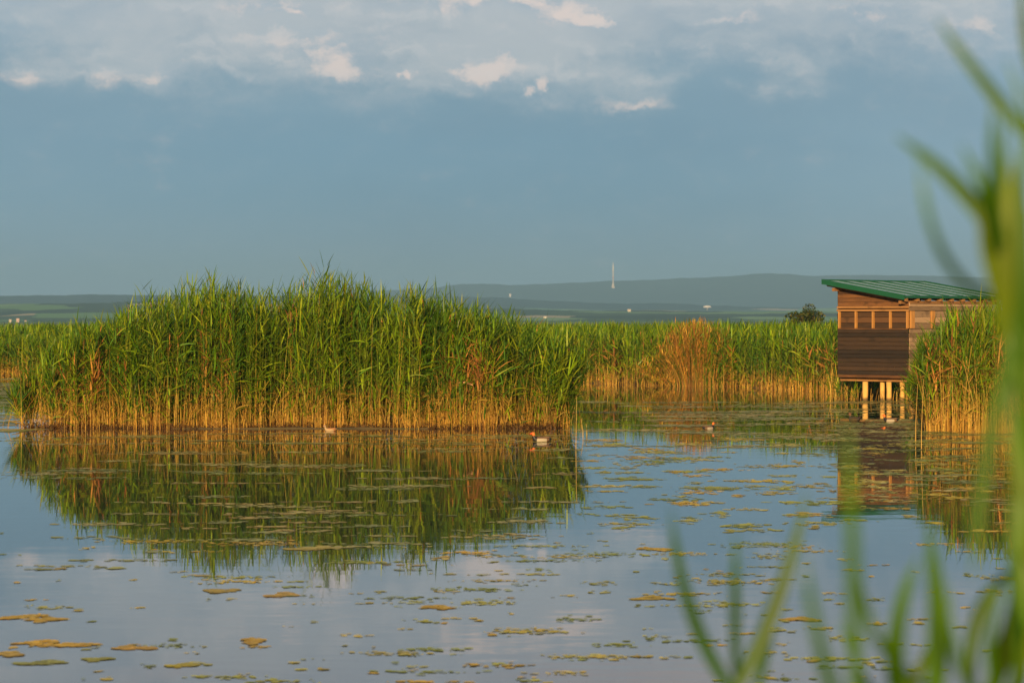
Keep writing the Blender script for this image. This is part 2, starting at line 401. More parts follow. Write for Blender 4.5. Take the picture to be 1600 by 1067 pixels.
def reed_leaves(G, base, Hh, lean, nl, tmin=0.3, tmax=1.0, L=(0.28, 0.50), w=0.011, cols=None, th=(0.25, 1.30), wind=0.25, rings=4, ):
    N = len(base)
    tt = np.linspace(0, 1, nl)[None] * np.ones((N, 1)) + rng.uniform(-.5, .5, (N, nl)) / nl
    tt = np.clip(tmin[:, None] + (tmax - tmin[:, None]) * tt if isinstance(tmin, np.ndarray) else tmin + (tmax - tmin) * tt, 0.05, 1.0)
    p0 = np.empty((N, nl, 3))
    p0[..., 0] = base[:, None, 0] + lean[:, None, 0] * tt ** 1.8
    p0[..., 1] = base[:, None, 1] + lean[:, None, 1] * tt ** 1.8
    p0[..., 2] = base[:, None, 2] + Hh[:, None] * tt
    az = rng.uniform(0, 2 * pi, N)[:, None] + np.arange(nl)[None] * pi + rng.normal(0, .5, (N, nl))
    dirx = np.cos(az) + wind; diry = np.sin(az) * .9
    n = np.hypot(dirx, diry) + 1e-6; dirx, diry = dirx / n, diry / n
    top = np.clip((tt - .75) / .25, 0, 1)
    th0 = rng.uniform(th[0], th[1], (N, nl)) * (1 - .42 * top)
    bend = rng.uniform(-.05, .75, (N, nl)) * (1 - .45 * top) * (0.7 + 0.3 * th0)
    LL = rng.uniform(L[0], L[1], (N, nl)) * (1 - .25 * np.abs(tt - .75) / .5)
    s = np.linspace(0, 1, rings)
    ang = th0[..., None] + bend[..., None] * s ** 1.3 * 1.2
    ds = 1.0 / (rings - 1)
    hs = np.concatenate([np.zeros((N, nl, 1)), np.cumsum(np.sin((ang[..., 1:] + ang[..., :-1]) / 2) * ds, -1)], -1) * LL[..., None]
    vs = np.concatenate([np.zeros((N, nl, 1)), np.cumsum(np.cos((ang[..., 1:] + ang[..., :-1]) / 2) * ds, -1)], -1) * LL[..., None]
    c = np.empty((N, nl, rings, 3))
    c[..., 0] = p0[..., None, 0] + dirx[..., None] * hs
    c[..., 1] = p0[..., None, 1] + diry[..., None] * hs
    c[..., 2] = p0[..., None, 2] + vs
    prof = np.interp(s, [0, .25, .6, 1], [.55, 1, .75, .04]) * w
    tw = rng.normal(0, .5, (N, nl))
    sx = -diry * np.cos(tw); sy = dirx * np.cos(tw); sz = np.sin(tw)
    side = np.stack([sx, sy, sz], -1)[:, :, None, :] * prof[None, None, :, None]
    ws = rng.uniform(.7, 1.3, (N, nl))[..., None, None]
    V = np.stack([c - side * ws, c + side * ws], 3)       # N,nl,rings,2,3
    k = np.arange(rings - 1) * 2
    q = np.stack([k, k + 1, k + 3, k + 2], -1)
    Q = q[None] + (np.arange(N * nl) * rings * 2)[:, None, None]
    cl = cols[:, None] * rng.uniform(.7, 1.3, (N, nl, 1)) if cols.ndim == 2 else cols
    G.add(V, Q, C=np.repeat(np.repeat(cl[:, :, None], rings, 2)[:, :, :, None], 2, 3))

def plumes(G, tips, size=0.16, cols=None):
    """old feathery seed heads: bundles of short drooping slips"""
    N = len(tips); nl = 12
    base = tips.copy(); base[:, 2] -= size
    reed_leaves(G, base, np.full(N, size * .9), np.zeros((N, 2)), nl, 0.05, 1.0, (size * .5, size * .9), .007, cols, (.1, .5), .8, 3)

def pick(pal, n, jit=.18):
    return pal[rng.integers(0, len(pal), n)] * rng.uniform(1 - jit, 1 + jit, (n, 1)) * rng.uniform(.95, 1.05, (n, 3))

def smooth_noise(x, seed, scale):
    r = np.random.default_rng(seed); out = 0
    for k in range(5):
        out = out + np.sin(x / scale * (1.7 ** k) + r.uniform(0, 6.28)) / (1.35 ** k)
    return out / 2.6

SUB = [.24]
def stand(name, pts, top_px, top_py, label, cat, straw_h=0.55, leaf_n=11, stub=1.2, browns=None, h_jit=0.10,
          w=0.011, r0=0.0042, lean_s=.10, edge=None, z0=-0.15, n_dead=0.12, leafL=(.28, .5), kind='stuff', rings=4, lmin=.28, hmin=.5):
    """a reed stand; heights follow the photo's outline of the tops"""
    G = Geo()
    N = len(pts)
    base = np.concatenate([pts, np.full((N, 1), z0)], 1)
    px = 800 + F * pts[:, 0] / pts[:, 1]
    zt = H + (HOR - np.interp(px, top_px, top_py)) / F * pts[:, 1]
    f = np.interp(rng.random(N), [0, .15, .75, .93, 1], [.58, .80, .96, 1.02, 1.09])
    Ht = (zt - SUB[0]) * f * (1 + h_jit * .35 * rng.normal(0, 1, N))
    Ht = np.maximum(Ht * (1 + .05 * smooth_noise(px, 5, 23)), hmin) - z0
    lean = rng.normal(0, lean_s, (N, 2)) * (Ht[:, None] / 2.5) + np.array([.05, 0])
    if edge is not None: lean += edge(pts) 
    dead = rng.random(N) < n_dead
    lo = pick(STRAWS, N); g = pick(GREENS, N)
    hi = np.where(dead[:, None], pick(STRAWS, N), g * .85 + .15 * lo)
    ts = np.clip(straw_h - z0 + .16 * rng.normal(0, 1, N) + .12 * smooth_noise(px, 8, 40), .15, 3)
    if browns is not None:
        bm_ = browns(px, pts) > rng.random(N)
        ts = np.where(bm_, ts + .5, ts)
        hi = np.where((bm_ & (rng.random(N) < .5))[:, None], pick(STRAWS, N), hi)
    else: bm_ = np.zeros(N, bool)
    reed_stems(G, base, Ht, lean, r0, 3, lo, hi, ts)
    lv = ~dead
    tmin = np.clip((ts[lv] - .05) / Ht[lv] + rng.normal(0, .05, lv.sum()), lmin, .8)
    lc = g[lv].copy()
    sick = (bm_[lv] & (rng.random(lv.sum()) < .75))
    cols = lc[:, None] * rng.uniform(.65, 1.35, (len(lc), leaf_n, 1))
    sk = sick[:, None] & (np.linspace(0, 1, leaf_n)[None] < rng.uniform(.3, .85, (len(lc), 1)))
    cols = np.where(sk[..., None], (pick(BROWNS, len(lc)) * 1.2)[:, None], cols)
    low = (np.linspace(0, 1, leaf_n)[None] < .22) & (rng.random((len(lc), leaf_n)) < .45)     # yellowed lowest leaves
    cols = np.where(low[..., None], np.array([.30, .20, .03]) * rng.uniform(.6, 1.2, (len(lc), leaf_n, 1)), cols)
    reed_leaves(G, base[lv], Ht[lv], lean[lv], leaf_n, tmin, 1.0, leafL, w, cols, rings=rings)
    # a few dry leaves and old plumes on the dead stalks
    d = dead & (rng.random(N) < .5)
    if d.sum():
        reed_leaves(G, base[d], Ht[d], lean[d], 4, .25, .95, (.15, .35), w * .7, pick(BROWNS, d.sum()), (.5, 1.4))
        dd = d & (rng.random(N) < .6)
        if dd.sum():
            tips = base[dd] + np.concatenate([lean[dd], Ht[dd][:, None]], 1); plumes(G, tips, .17, pick(BROWNS, dd.sum()) * 1.3)
    # last year's broken straw stubs
    M = int(N * stub)
    k = rng.integers(0, N, M); b2 = base[k] + np.concatenate([rng.normal(0, .10, (M, 2)), np.zeros((M, 1))], 1)
    h2 = np.clip(rng.gamma(2.6, .25, M), .12, 1.9) * (.20 + straw_h) / .62 - z0
    c2 = pick(STRAWS, M); reed_stems(G, b2, h2, rng.normal(0, .11, (M, 2)) * h2[:, None], r0 * 1.05, 3, c2, c2, 9.0, 3, .7)
    return tag(G.build(name, M_REED), label, cat, kind=kind)

def scatter(n, x0, x1, y0, y1, keep):
    P_ = np.stack([rng.uniform(x0, x1, n), rng.uniform(y0, y1, n)], 1)
    return P_[keep(P_)]

# --- the island in the middle of the pond
ISL_X = [-60, 15, 40, 70, 100, 140, 180, 220, 270, 330, 370, 410, 450, 500, 530, 570, 610, 660, 700, 730, 770, 820, 860, 890, 915, 940]
ISL_Y = [655, 622, 595, 562, 522, 500, 490, 470, 455, 441, 461, 456, 452, 430, 441, 448, 461, 456, 470, 480, 486, 498, 522, 550, 590, 620]
cx, hw = -4.2, 5.15
def in_island(Pt):
    e = (Pt[:, 0] - cx) / (hw + .15 * np.sin(Pt[:, 1] * 3))
    front = 53.75 + .30 * np.sin(Pt[:, 0] * 1.3) * .6 + .12 * np.sin(Pt[:, 0] * 4.1 + 1) + 1.5 * np.clip(np.abs(e) - .86, 0, 1)
    back = 60.4 - 3.5 * e ** 4
    clump = smooth_noise(Pt[:, 0] * 1.0, 21, .35) + smooth_noise(Pt[:, 1], 22, .5)
    return (np.abs(e) < 1) & (Pt[:, 1] > front) & (Pt[:, 1] < back) & (rng.random(len(Pt)) < .8 + .5 * clump)
pts = np.concatenate([scatter(3300, -9.6, 1.6, 53.3, 60.5, in_island), scatter(2900, -9.6, 1.6, 53.3, 55.3, in_island)])
def isl_brown(px, p):
    return np.clip(.5 * np.exp(-((px - 125) / 45) ** 2) + .5 * np.exp(-((px - 735) / 40) ** 2) + .25 * np.exp(-((px - 330) / 30) ** 2), 0, 1) * (p[:, 1] < 56.5)
def isl_edge(p):
    e = (p[:, 0] - cx) / hw
    return np.stack([np.sign(e) * np.clip(np.abs(e) - .72, 0, 1) * .9, np.clip(54.8 - p[:, 1], 0, 1) * -.12], 1)
stand('reed_island', pts, ISL_X, ISL_Y, 'tall green reed stand with straw-yellow feet rising as an island from the open water', 'reeds',
      straw_h=.22, leaf_n=17, stub=1.35, lmin=.12, w=.0135, leafL=(.28, .56), browns=isl_brown, edge=isl_edge, n_dead=.06, r0=.0036, h_jit=.10)
# leaning dead stalks woven through the brown patches of the island
G = Geo()
for (c0, n, a) in ((120, 150, .35), (735, 190, -.42), (300, 60, .2)):
    bx = rng.normal(c0, 38, n); by = rng.uniform(53.9, 55.0, n)
    b = np.stack([(bx - 800) / F * by + .5 * -a, by, np.full(n, -.1)], 1); hh = rng.uniform(.5, 1.35 if c0 < 200 else 1.8, n)
    reed_stems(G, b, hh, np.stack([rng.normal(a * 1.6, .35, n), rng.normal(-.1, .15, n)], 1), .0045, 3, pick(STRAWS, n) * .9, pick(BROWNS, n) * 1.2, .8, 5)
n = 1500; bx = rng.uniform(-9.3, .95, n); b = np.stack([bx, 53.72 + rng.gamma(1.5, .12, n) + .18 * np.sin(bx * 1.3), np.full(n, .0)], 1)
reed_stems(G, b, rng.uniform(.01, .13, n), np.stack([rng.normal(0, .22, n), rng.normal(0, .1, n)], 1), .011, 3, pick(BROWNS, n, .5) * .35, pick(BROWNS, n, .5) * .4, .8, 3)
tag(G.build('dead_reed_stalks', M_REED), 'leaning orange dead stalks and dark litter woven through the front of the reed island', 'dead reeds', kind='stuff')

# --- the reed bed on the far bank
FB_X = [-900, 0, 80, 180, 820, 900, 960, 1000, 1050, 1100, 1150, 1200, 1250, 1300, 1340, 1450, 1600, 2400]
FB_Y = [517, 516, 515, 513, 507, 503, 504, 503, 500, 497, 499, 498, 502, 500, 497, 492, 488, 486]
def band(n, d0, d1, x0=-30, x1=31, p=1.0):
    x = rng.uniform(x0, x1, n); d = d0 + (d1 - d0) * rng.random(n) ** p
    y = shore_y(x) + d + .35 * np.sin(x * 1.1) + .25 * np.sin(x * 2.7 + 1)
    return np.stack([x, y], 1)
def keep_far(p):
    px = 800 + F * p[:, 0] / p[:, 1]
    return p[(px > -220) & (px < 1900)]
def far_brown(px, p):
    return np.clip(.4 * np.exp(-((px - 935) / 25) ** 2) + .35 * np.exp(-((px - 960) / 18) ** 2) + .35 * np.exp(-((px - 1290) / 22) ** 2) + .03, 0, 1)
SUB[0] = .46
stand('reed_bed', keep_far(band(9500, 0, 6.5, p=1.6)), FB_X, FB_Y, 'long green reed bed with orange foot lining the far bank of the pond', 'reeds',
      straw_h=.06, leaf_n=13, stub=1.1, lmin=.07, browns=far_brown, w=.020, r0=.006, lean_s=.13, leafL=(.3, .6), n_dead=.10, rings=3, z0=-.1)
SUB[0] = .26
# more distant marsh, mostly tops
p2 = keep_far(np.concatenate([band(9000, 6.5, 26), band(9000, 26, 120, -55, 58)]))
G = Geo(); N = len(p2); px = 800 + F * p2[:, 0] / p2[:, 1]
ht = (np.interp(px, [-900, 800, 1200, 2400], [1.72, 1.80, 1.88, 1.95]) - .22) * rng.uniform(.86, 1.04, N) * (1 + .04 * smooth_noise(px + p2[:, 1] * 3, 31, 30))
base = np.concatenate([p2, np.zeros((N, 1))], 1); ln = rng.normal(0, .14, (N, 2)); g = pick(GREENS, N) * .95
reed_stems(G, base, ht, ln, .008, 3, pick(STRAWS, N), g, .5, 3)
reed_leaves(G, base, ht, ln, 7, .45, 1.0, (.35, .6), .028, g, rings=3)
tag(G.build('distant_marsh', M_REED), 'distant flat green marsh of reed tops reaching towards the hills', 'reeds', kind='stuff')

# --- reed clump at the right in front of the hut
RC_X = [1415, 1432, 1445, 1460, 1475, 1500, 1530, 1560, 1600, 1700, 1900]
RC_Y = [640, 598, 560, 520, 496, 488, 482, 476, 470, 466, 470]
def in_right(p):
    px = 800 + F * p[:, 0] / p[:, 1]
    left = np.interp(p[:, 1], [51.5, 54, 58, 62, 70], [1462, 1446, 1438, 1436, 1445]) + 8 * np.sin(p[:, 1] * 2)
    return (px > left) & (p[:, 1] > 52.0 + .3 * np.sin(p[:, 0] * 2) + .2 * np.sin(p[:, 0] * 5)) & (px < 1950) & (p[:, 1] < 66)
pts = np.concatenate([scatter(5000, 7, 17, 51.4, 66, in_right), scatter(2600, 7, 14, 51.4, 54.5, in_right)])
stand('reed_clump', pts, RC_X, RC_Y, 'pale green reed clump in front of the hut at the right edge', 'reeds',
      straw_h=.32, lmin=.15, leaf_n=12, stub=.7, browns=lambda px, p: np.clip(.5 * np.exp(-((px - 1468) / 14) ** 2) + .35 * np.exp(-((px - 1560) / 25) ** 2) + .12, 0, 1),
      n_dead=.20, w=.0125, leafL=(.28,.55), edge=lambda p: np.stack([-.25 * (800 + F * p[:, 0] / p[:, 1] < 1470), 0 * p[:, 0]], 1))

# --- low reeds growing round the hut's stilts
def in_foot(p):
    px = 800 + F * p[:, 0] / p[:, 1]
    return (px > 1306) & (px < 1470) & (p[:, 1] > 73.4 - .02 * (px - 1306)) & (rng.random(len(p)) < np.interp(px, [1306, 1345, 1400, 1450], [1, .14, .12, 1]))
pts = scatter(700, 7.5, 12, 70.5, 77.5, in_foot)
SUB[0] = .1
stand('hut_foot_reeds', pts, [1300, 1500], [604, 598], 'short straw and green reeds growing between the hut stilts', 'reeds', straw_h=.15, leaf_n=7, stub=1.2, leafL=(.15, .35), hmin=.3, r0=.007, w=.013)
# --- rusty tussock in the far bed
def tussock():
    G = Geo(); c = W(1093, 604); n = 1500
    a = rng.normal(0, 1, n); d = rng.uniform(0, 2.0, n)
    b = np.stack([c[0] + a * .42, c[1] - .1 + d, np.full(n, -.05)], 1)
    hgt = np.clip(1.96 - .30 * a ** 2, .7, 2.1) * rng.uniform(.65, 1.05, n)
    ln = np.stack([a * .36 + rng.normal(0, .18, n), rng.normal(-.1, .15, n)], 1)
    cc = pick(BROWNS, n, .3) * np.array([1.15, 1.3, .8]); mix = rng.random(n) < .22; cc[mix] = pick(STRAWS, mix.sum()) * .85
    grn = rng.random(n) < .22 + .25 * (a > .3); cc[grn] = pick(GREENS, grn.sum())
    reed_stems(G, b, hgt, ln, .006, 3, cc, cc, 9, 5)
    reed_leaves(G, b, hgt, ln, 8, .2, 1.0, (.12, .30), .010, cc, (.2, 1.1), .1, 3)
    tag(G.build('dry_tussock', M_REED), 'round rust-orange dry tussock standing in the far green reed bed', 'tussock')
tussock()

# --- loose stalks standing or lying in the water
def stalk(name, pts3, r, col, label, cat='reed stalk', leaves=()):
    t = empty(name, tuple(pts3[0])); o0 = np.array(pts3[0])
    def ribbon(pp, rr, nm, c):
        G_ = Geo(); pp = np.array(pp) - o0; n = len(pp)
        a = np.arange(4) * pi / 2
        V = np.empty((n, 4, 3)); rr = np.interp(np.linspace(0, 1, n), [0, 1], rr)
        V[..., 0] = pp[:, None, 0] + rr[:, None] * np.cos(a); V[..., 1] = pp[:, None, 1] + rr[:, None] * np.sin(a) * .5
        V[..., 2] = pp[:, None, 2] + rr[:, None] * np.sin(a) * .6
        q = np.array([[k * 4 + s, k * 4 + (s + 1) % 4, k * 4 + 4 + (s + 1) % 4, k * 4 + 4 + s] for k in range(n - 1) for s in range(4)])
        G_.add(V, q, C=np.broadcast_to(np.array(c), (n * 4, 3)).copy()); return G_.build(nm, M_REED, t)
    ribbon(pts3, (r, r * .5), 'stem', col)
    for lf, c in leaves: ribbon(lf, (.012, .002), 'leaf', c)
    return tag(t, label, cat)
def wp(px, py, Y): return P(px, py, Y)
Yb = 82.0
stalk('bent_reed', [wp(905, 622, 75), wp(916, 611, 76), wp(926, 607, 76.5)], .010, (.22, .26, .05), 'bent green reed lying over the dark water right of the island', 'reed',
      [([wp(926, 607, 76.5), wp(933, 604, 77), wp(940, 602, 77.5)], (.5, .42, .12)), ([wp(926, 607, 76.5), wp(936, 611, 76), wp(945, 614, 75.6)], (.12, .26, .02)),
       ([wp(926, 608, 76.5), wp(931, 613, 76), wp(936, 618, 75.6)], (.35, .3, .05))])
for (px, py, tx, ty, lb) in ((900, 702, 901, 620, 'lone straw-coloured stalk standing upright just right of the reed island'),
                             (911, 683, 908, 655, 'short leaning straw stub right of the lone stalk'),
                             (917, 680, 916, 662, 'shortest yellow stub right of the reed island')):
    b = W(px, py); stalk('reed_stalk', [b + [0, 0, -.2], b + [0, 0, .1], P(tx, ty, b[1])], .007, (.58, .38, .10), lb)
b = W(893, 668); 
stalk('fallen_reed', [P(884, 643, 53.5), P(893, 660, 53), P(898, 672, 52.6)], .006, (.30, .34, .06), 'drooping green reed stem touching the water at the right end of the island', 'reed')
for k, (px, ty, by, lb) in enumerate(((1431, 600, 690, 'tall orange stalk beside the hut posts at the left edge of the right reed clump'),
                             (1440, 592, 700, 'orange stalk between the right reed clump and the hut corner'))):
    b = W(px, by); stalk('reed_stalk', [b + [0, 0, -.2], b + [0, 0, .3], P(px + 3, ty, b[1])], .008, (.55, .33, .07), lb)

# ------------------------------------------------------------------ floating weed
WEEDCOL = np.array([(.85, .62, .04), (.58, .56, .06), (.88, .56, .04), (.40, .44, .07), (.66, .60, .10), (.80, .64, .12)])
def leaves_at(G, c, sx, sy, n, r, pal, z0=.006):
    """cluster of small floating leaves round a point"""
    x = c[0] + rng.normal(0, sx, n); y = c[1] + rng.normal(0, sy, n)
    k = 7; a = np.arange(k) * 2 * pi / k
    rr = r * rng.choice([.5, .75, 1.0, 1.5], n)[:, None] * rng.uniform(.8, 1.15, (n, k)); asp = rng.uniform(.5, 1, n)[:, None]; rot = rng.uniform(0, 6.28, n)[:, None]
    lx = rr * np.cos(a); ly = rr * asp * np.sin(a)
    V = np.empty((n, k, 3)); V[..., 0] = x[:, None] + lx * np.cos(rot) - ly * np.sin(rot); V[..., 1] = y[:, None] + lx * np.sin(rot) + ly * np.cos(rot)
    V[..., 2] = z0 * .5 + rng.uniform(0, .0012, n)[:, None] + rng.normal(0, .0008, (n, k))
    T_ = np.arange(k)[None] + (np.arange(n) * k)[:, None]
    C = pal * rng.uniform(.75, 1.25, (n, 1))
    G.add(V, T=T_, C=np.repeat(C[:, None], k, 1))
def weed_zone(G, cnt, pxr, pyr, wpx, hpx, r, dens, pals, shape=None, pw=1.0):
    for _ in range(cnt):
        px = rng.uniform(*pxr); py = pyr[0] + (pyr[1] - pyr[0]) * rng.random() ** pw
        if shape is not None and rng.random() > shape(px, py): continue
        c = W(px, py); Y = c[1]
        sx = rng.uniform(*wpx) / F * Y / 2; sy = rng.uniform(*hpx) / (F * H / Y ** 2) / 2
        n = int(np.clip(dens * sx * sy / (r * r), 3, 260))
        leaves_at(G, c, sx, sy, n, r, pals[rng.integers(len(pals))] * rng.uniform(.8, 1.2))
PALE = np.array([(.55, .48, .15), (.42, .42, .12), (.62, .46, .13), (.34, .36, .09)])
G = Geo()
def sh_mat(px, py):
    edge = np.interp(py, [610, 630, 660, 700], [.2, .8, 1, .35])
    if 900 < px < 1010 and py > 645: return .25
    if py > 665 and px < 1280: return .35
    return edge
weed_zone(G, 270, (905, 1640), (626, 700), (14, 100), (.6, 1.9), .06, 2.6, PALE, sh_mat)
weed_zone(G, 90, (1290, 1640), (660, 790), (14, 70), (.8, 2), .05, 3, PALE)
weed_zone(G, 38, (5, 900), (677, 694), (20, 110), (.6, 1.4), .05, 2.6, PALE)
weed_zone(G, 60, (-60, 30), (590, 680), (20, 60), (1, 2.4), .07, 4, PALE)
weed_zone(G, 120, (60, 880), (694, 900), (20, 110), (1.0, 2.6), .045, 3, PALE, lambda a, b: .4 + .6 * (720 < b < 850) * (a > 250))
tag(G.build('weed_mat', M_WEED), 'pale green floating weed lying in streaks across the pond before the hut and the reeds', 'floating weed', kind='stuff')
G = Geo()
weed_zone(G, 150, (920, 1600), (685, 830), (8, 50), (1.5, 3.5), .045, 3, WEEDCOL)
weed_zone(G, 90, (0, 1600), (840, 1075), (20, 80), (1.4, 4.4), .024, 2.6, WEEDCOL, lambda a, b: np.interp(a, [0, 200, 450, 700, 1250, 1500], [.35, .35, .6, 1, 1, .7]) * np.interp(b, [840, 900, 1067], [.5, 1, .85]))
weed_zone(G, 140, (0, 1600), (850, 1080), (6, 34), (1, 3), .026, 2.2, WEEDCOL, lambda a, b: .3 + .7 * (a > 450))
weed_zone(G, 90, (-200, 1800), (830, 1080), (2, 10), (1, 3), .028, 1.0, WEEDCOL)
tag(G.build('floating_leaves', M_WEED), 'scattered yellow and green floating leaves on the near water', 'floating leaves', kind='stuff')
BIG = [(52, 966, 100, 14, (.46, .29, .02), 'broad yellow-orange weed patch by the left edge, the upper of two long ones'),
       (88, 1006, 130, 12, (.55, .30, .02), 'longest orange weed patch near the lower left corner'),
       (14, 1022, 40, 10, (.40, .26, .03), 'small orange weed patch cut by the left edge below the longest orange one'),
       (65, 1036, 70, 8, (.25, .24, .04), 'olive weed patch just under the longest orange patch'),
       (210, 1012, 60, 10, (.42, .26, .04), 'tan orange weed patch right of the longest orange patch'),
       (152, 1030, 34, 7, (.28, .26, .03), 'small green weed patch between the olive and the tan ones'),
       (285, 1040, 42, 8, (.36, .29, .02), 'golden weed patch low in the left third of the water'),
       (395, 1001, 26, 14, (.44, .27, .02), 'round orange weed patch left of the middle of the near water'),
       (345, 923, 52, 8, (.36, .26, .05), 'tan weed patch under the tip of the island reflection'),
       (440, 930, 46, 10, (.42, .27, .05), 'pale orange weed patch right of the tan one under the island reflection'),
       (487, 857, 80, 8, (.36, .28, .05), 'long tan weed patch inside the dark end of the island reflection'),
       (682, 949, 44, 8, (.46, .29, .02), 'bright yellow weed patch in the middle of the near water'),
       (1022, 858, 50, 7, (.46, .30, .02), 'golden weed patch above the left blurred leaf'),
       (1020, 935, 62, 8, (.42, .29, .02), 'long golden weed patch beside the left blurred leaf'),
       (845, 762, 44, 4, (.34, .27, .06), 'thin tan weed streak at the right edge of the island reflection'),
       (1250, 968, 60, 8, (.44, .28, .02), 'orange weed patch between the blurred leaves at the lower right')]
for (px, py, wd, ht_, c, lb) in BIG:
    G = Geo(); c0 = W(px, py); Y = c0[1]; hx = wd / F * Y * .5; hy = ht_ / (F * H / Y ** 2) * .5
    n = int(60 + 9 * hx * hy / .03 ** 2 * .35); q0, q1 = rng.uniform(0, 6.28, 2)
    for t in np.sign(rng.uniform(-1, 1, n)) * rng.random(n) ** .85:
        th_ = hy * (1 - abs(t)) ** .55 * (.72 + .28 * np.sin(5 * t + q0))
        leaves_at(G, c0 + np.array([t * hx, rng.uniform(-1, 1) * th_ + .3 * hy * np.sin(3 * t + q1), 0]), .004, .004, 1, .030, np.minimum(np.array(c) * 1.75, .85) * rng.uniform(.8, 1.1), .006)
    o = G.build('weed_patch', M_WEED); me = o.data
    me.transform(__import__('mathutils').Matrix.Translation((-c0[0], -c0[1], 0))); o.location = (c0[0], c0[1], 0)
    tag(o, lb, 'weed patch', 'larger weed patches floating on the near water')

# ------------------------------------------------------------------ the hut
def wood_mat(name, dark, light, sc=(1.2, 1.2, 22), wet=False):
    m, T = mat(name)
    tc = T.n('ShaderNodeTexCoord').outputs['Object']
    isl = T.n('ShaderNodeNewGeometry').outputs['Random Per Island']
    off = T.n('ShaderNodeCombineXYZ', ins={0: T.math('MULTIPLY', isl, 37.0), 1: T.math('MULTIPLY', isl, 11.0)}).outputs[0]
    v = T.n('ShaderNodeVectorMath', operation='ADD', ins={0: tc, 1: off}).outputs[0]
    mp = T.n('ShaderNodeMapping', ins={0: v, 3: sc}).outputs[0]
    n1 = T.n('ShaderNodeTexNoise', ins={'Vector': mp, 'Scale': 2.0, 'Detail': 6.0, 'Roughness': .65}).outputs[0]
    n2 = T.n('ShaderNodeTexNoise', ins={'Vector': v, 'Scale': 3.0, 'Detail': 5.0}).outputs[0]
    f = T.math('ADD', T.math('MULTIPLY', n1, .6), T.math('MULTIPLY', isl, .45))
    c = T.mix(T.rng(f, .25, .85), dark, light)
    c = T.mix(T.rng(n2, .56, .72, 0, .55), c, tuple(a * .45 for a in dark))
    if wet:     # dark algae line where the posts stand in the water, bark flecks above
        zc = T.n('ShaderNodeSeparateXYZ', ins={0: tc}).outputs[2]
        c = T.mix(T.rng(T.math('ADD', zc, T.math('MULTIPLY', n2, .08)), .07, .16, .85, 0), c, (.03, .022, .010))
        c = T.mix(T.rng(n1, .58, .66, 0, .5), c, (.16, .08, .03))
    bp = T.n('ShaderNodeBump', ins={'Strength': .5, 'Distance': .004, 'Height': n1})
    p = T.n('ShaderNodeBsdfPrincipled', ins={'Base Color': c, 'Roughness': .8, 'Normal': bp.outputs[0]})
    T.n('ShaderNodeOutputMaterial', ins={0: p.outputs[0]})
    return m
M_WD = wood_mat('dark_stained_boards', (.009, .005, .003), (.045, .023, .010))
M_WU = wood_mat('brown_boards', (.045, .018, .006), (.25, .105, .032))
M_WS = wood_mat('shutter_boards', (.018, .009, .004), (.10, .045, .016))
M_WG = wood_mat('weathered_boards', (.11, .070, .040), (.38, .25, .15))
M_WP = wood_mat('fresh_posts', (.38, .20, .05), (.66, .40, .11), (9, 9, 3), True)
M_WQ = wood_mat('window_post_wood', (.24, .10, .025), (.46, .23, .06), (8, 8, 2))
M_WB = wood_mat('beam_wood', (.16, .075, .025), (.38, .19, .065))
M_ROOF = simple_mat('green_roof_metal', (.008, .075, .036), .42, .15, 3.0)
def roof_panel_mat():
    m, T = mat('roof_sheet_metal')
    tc = T.n('ShaderNodeTexCoord').outputs['Object']
    n = T.n('ShaderNodeTexNoise', ins={'Vector': tc, 'Scale': 2.2, 'Detail': 5.0}).outputs[0]
    c = T.mix(n, (.30, .44, .41), (.42, .56, .53))
    p = T.n('ShaderNodeBsdfPrincipled', ins={'Base Color': c, 'Roughness': T.rng(n, .3, .7, .35, .5), 'Metallic': .25})
    T.n('ShaderNodeOutputMaterial', ins={0: p.outputs[0]}); return m
M_SHEET = roof_panel_mat()
M_SEAM = simple_mat('roof_seam_green', (.006, .07, .035), .5)

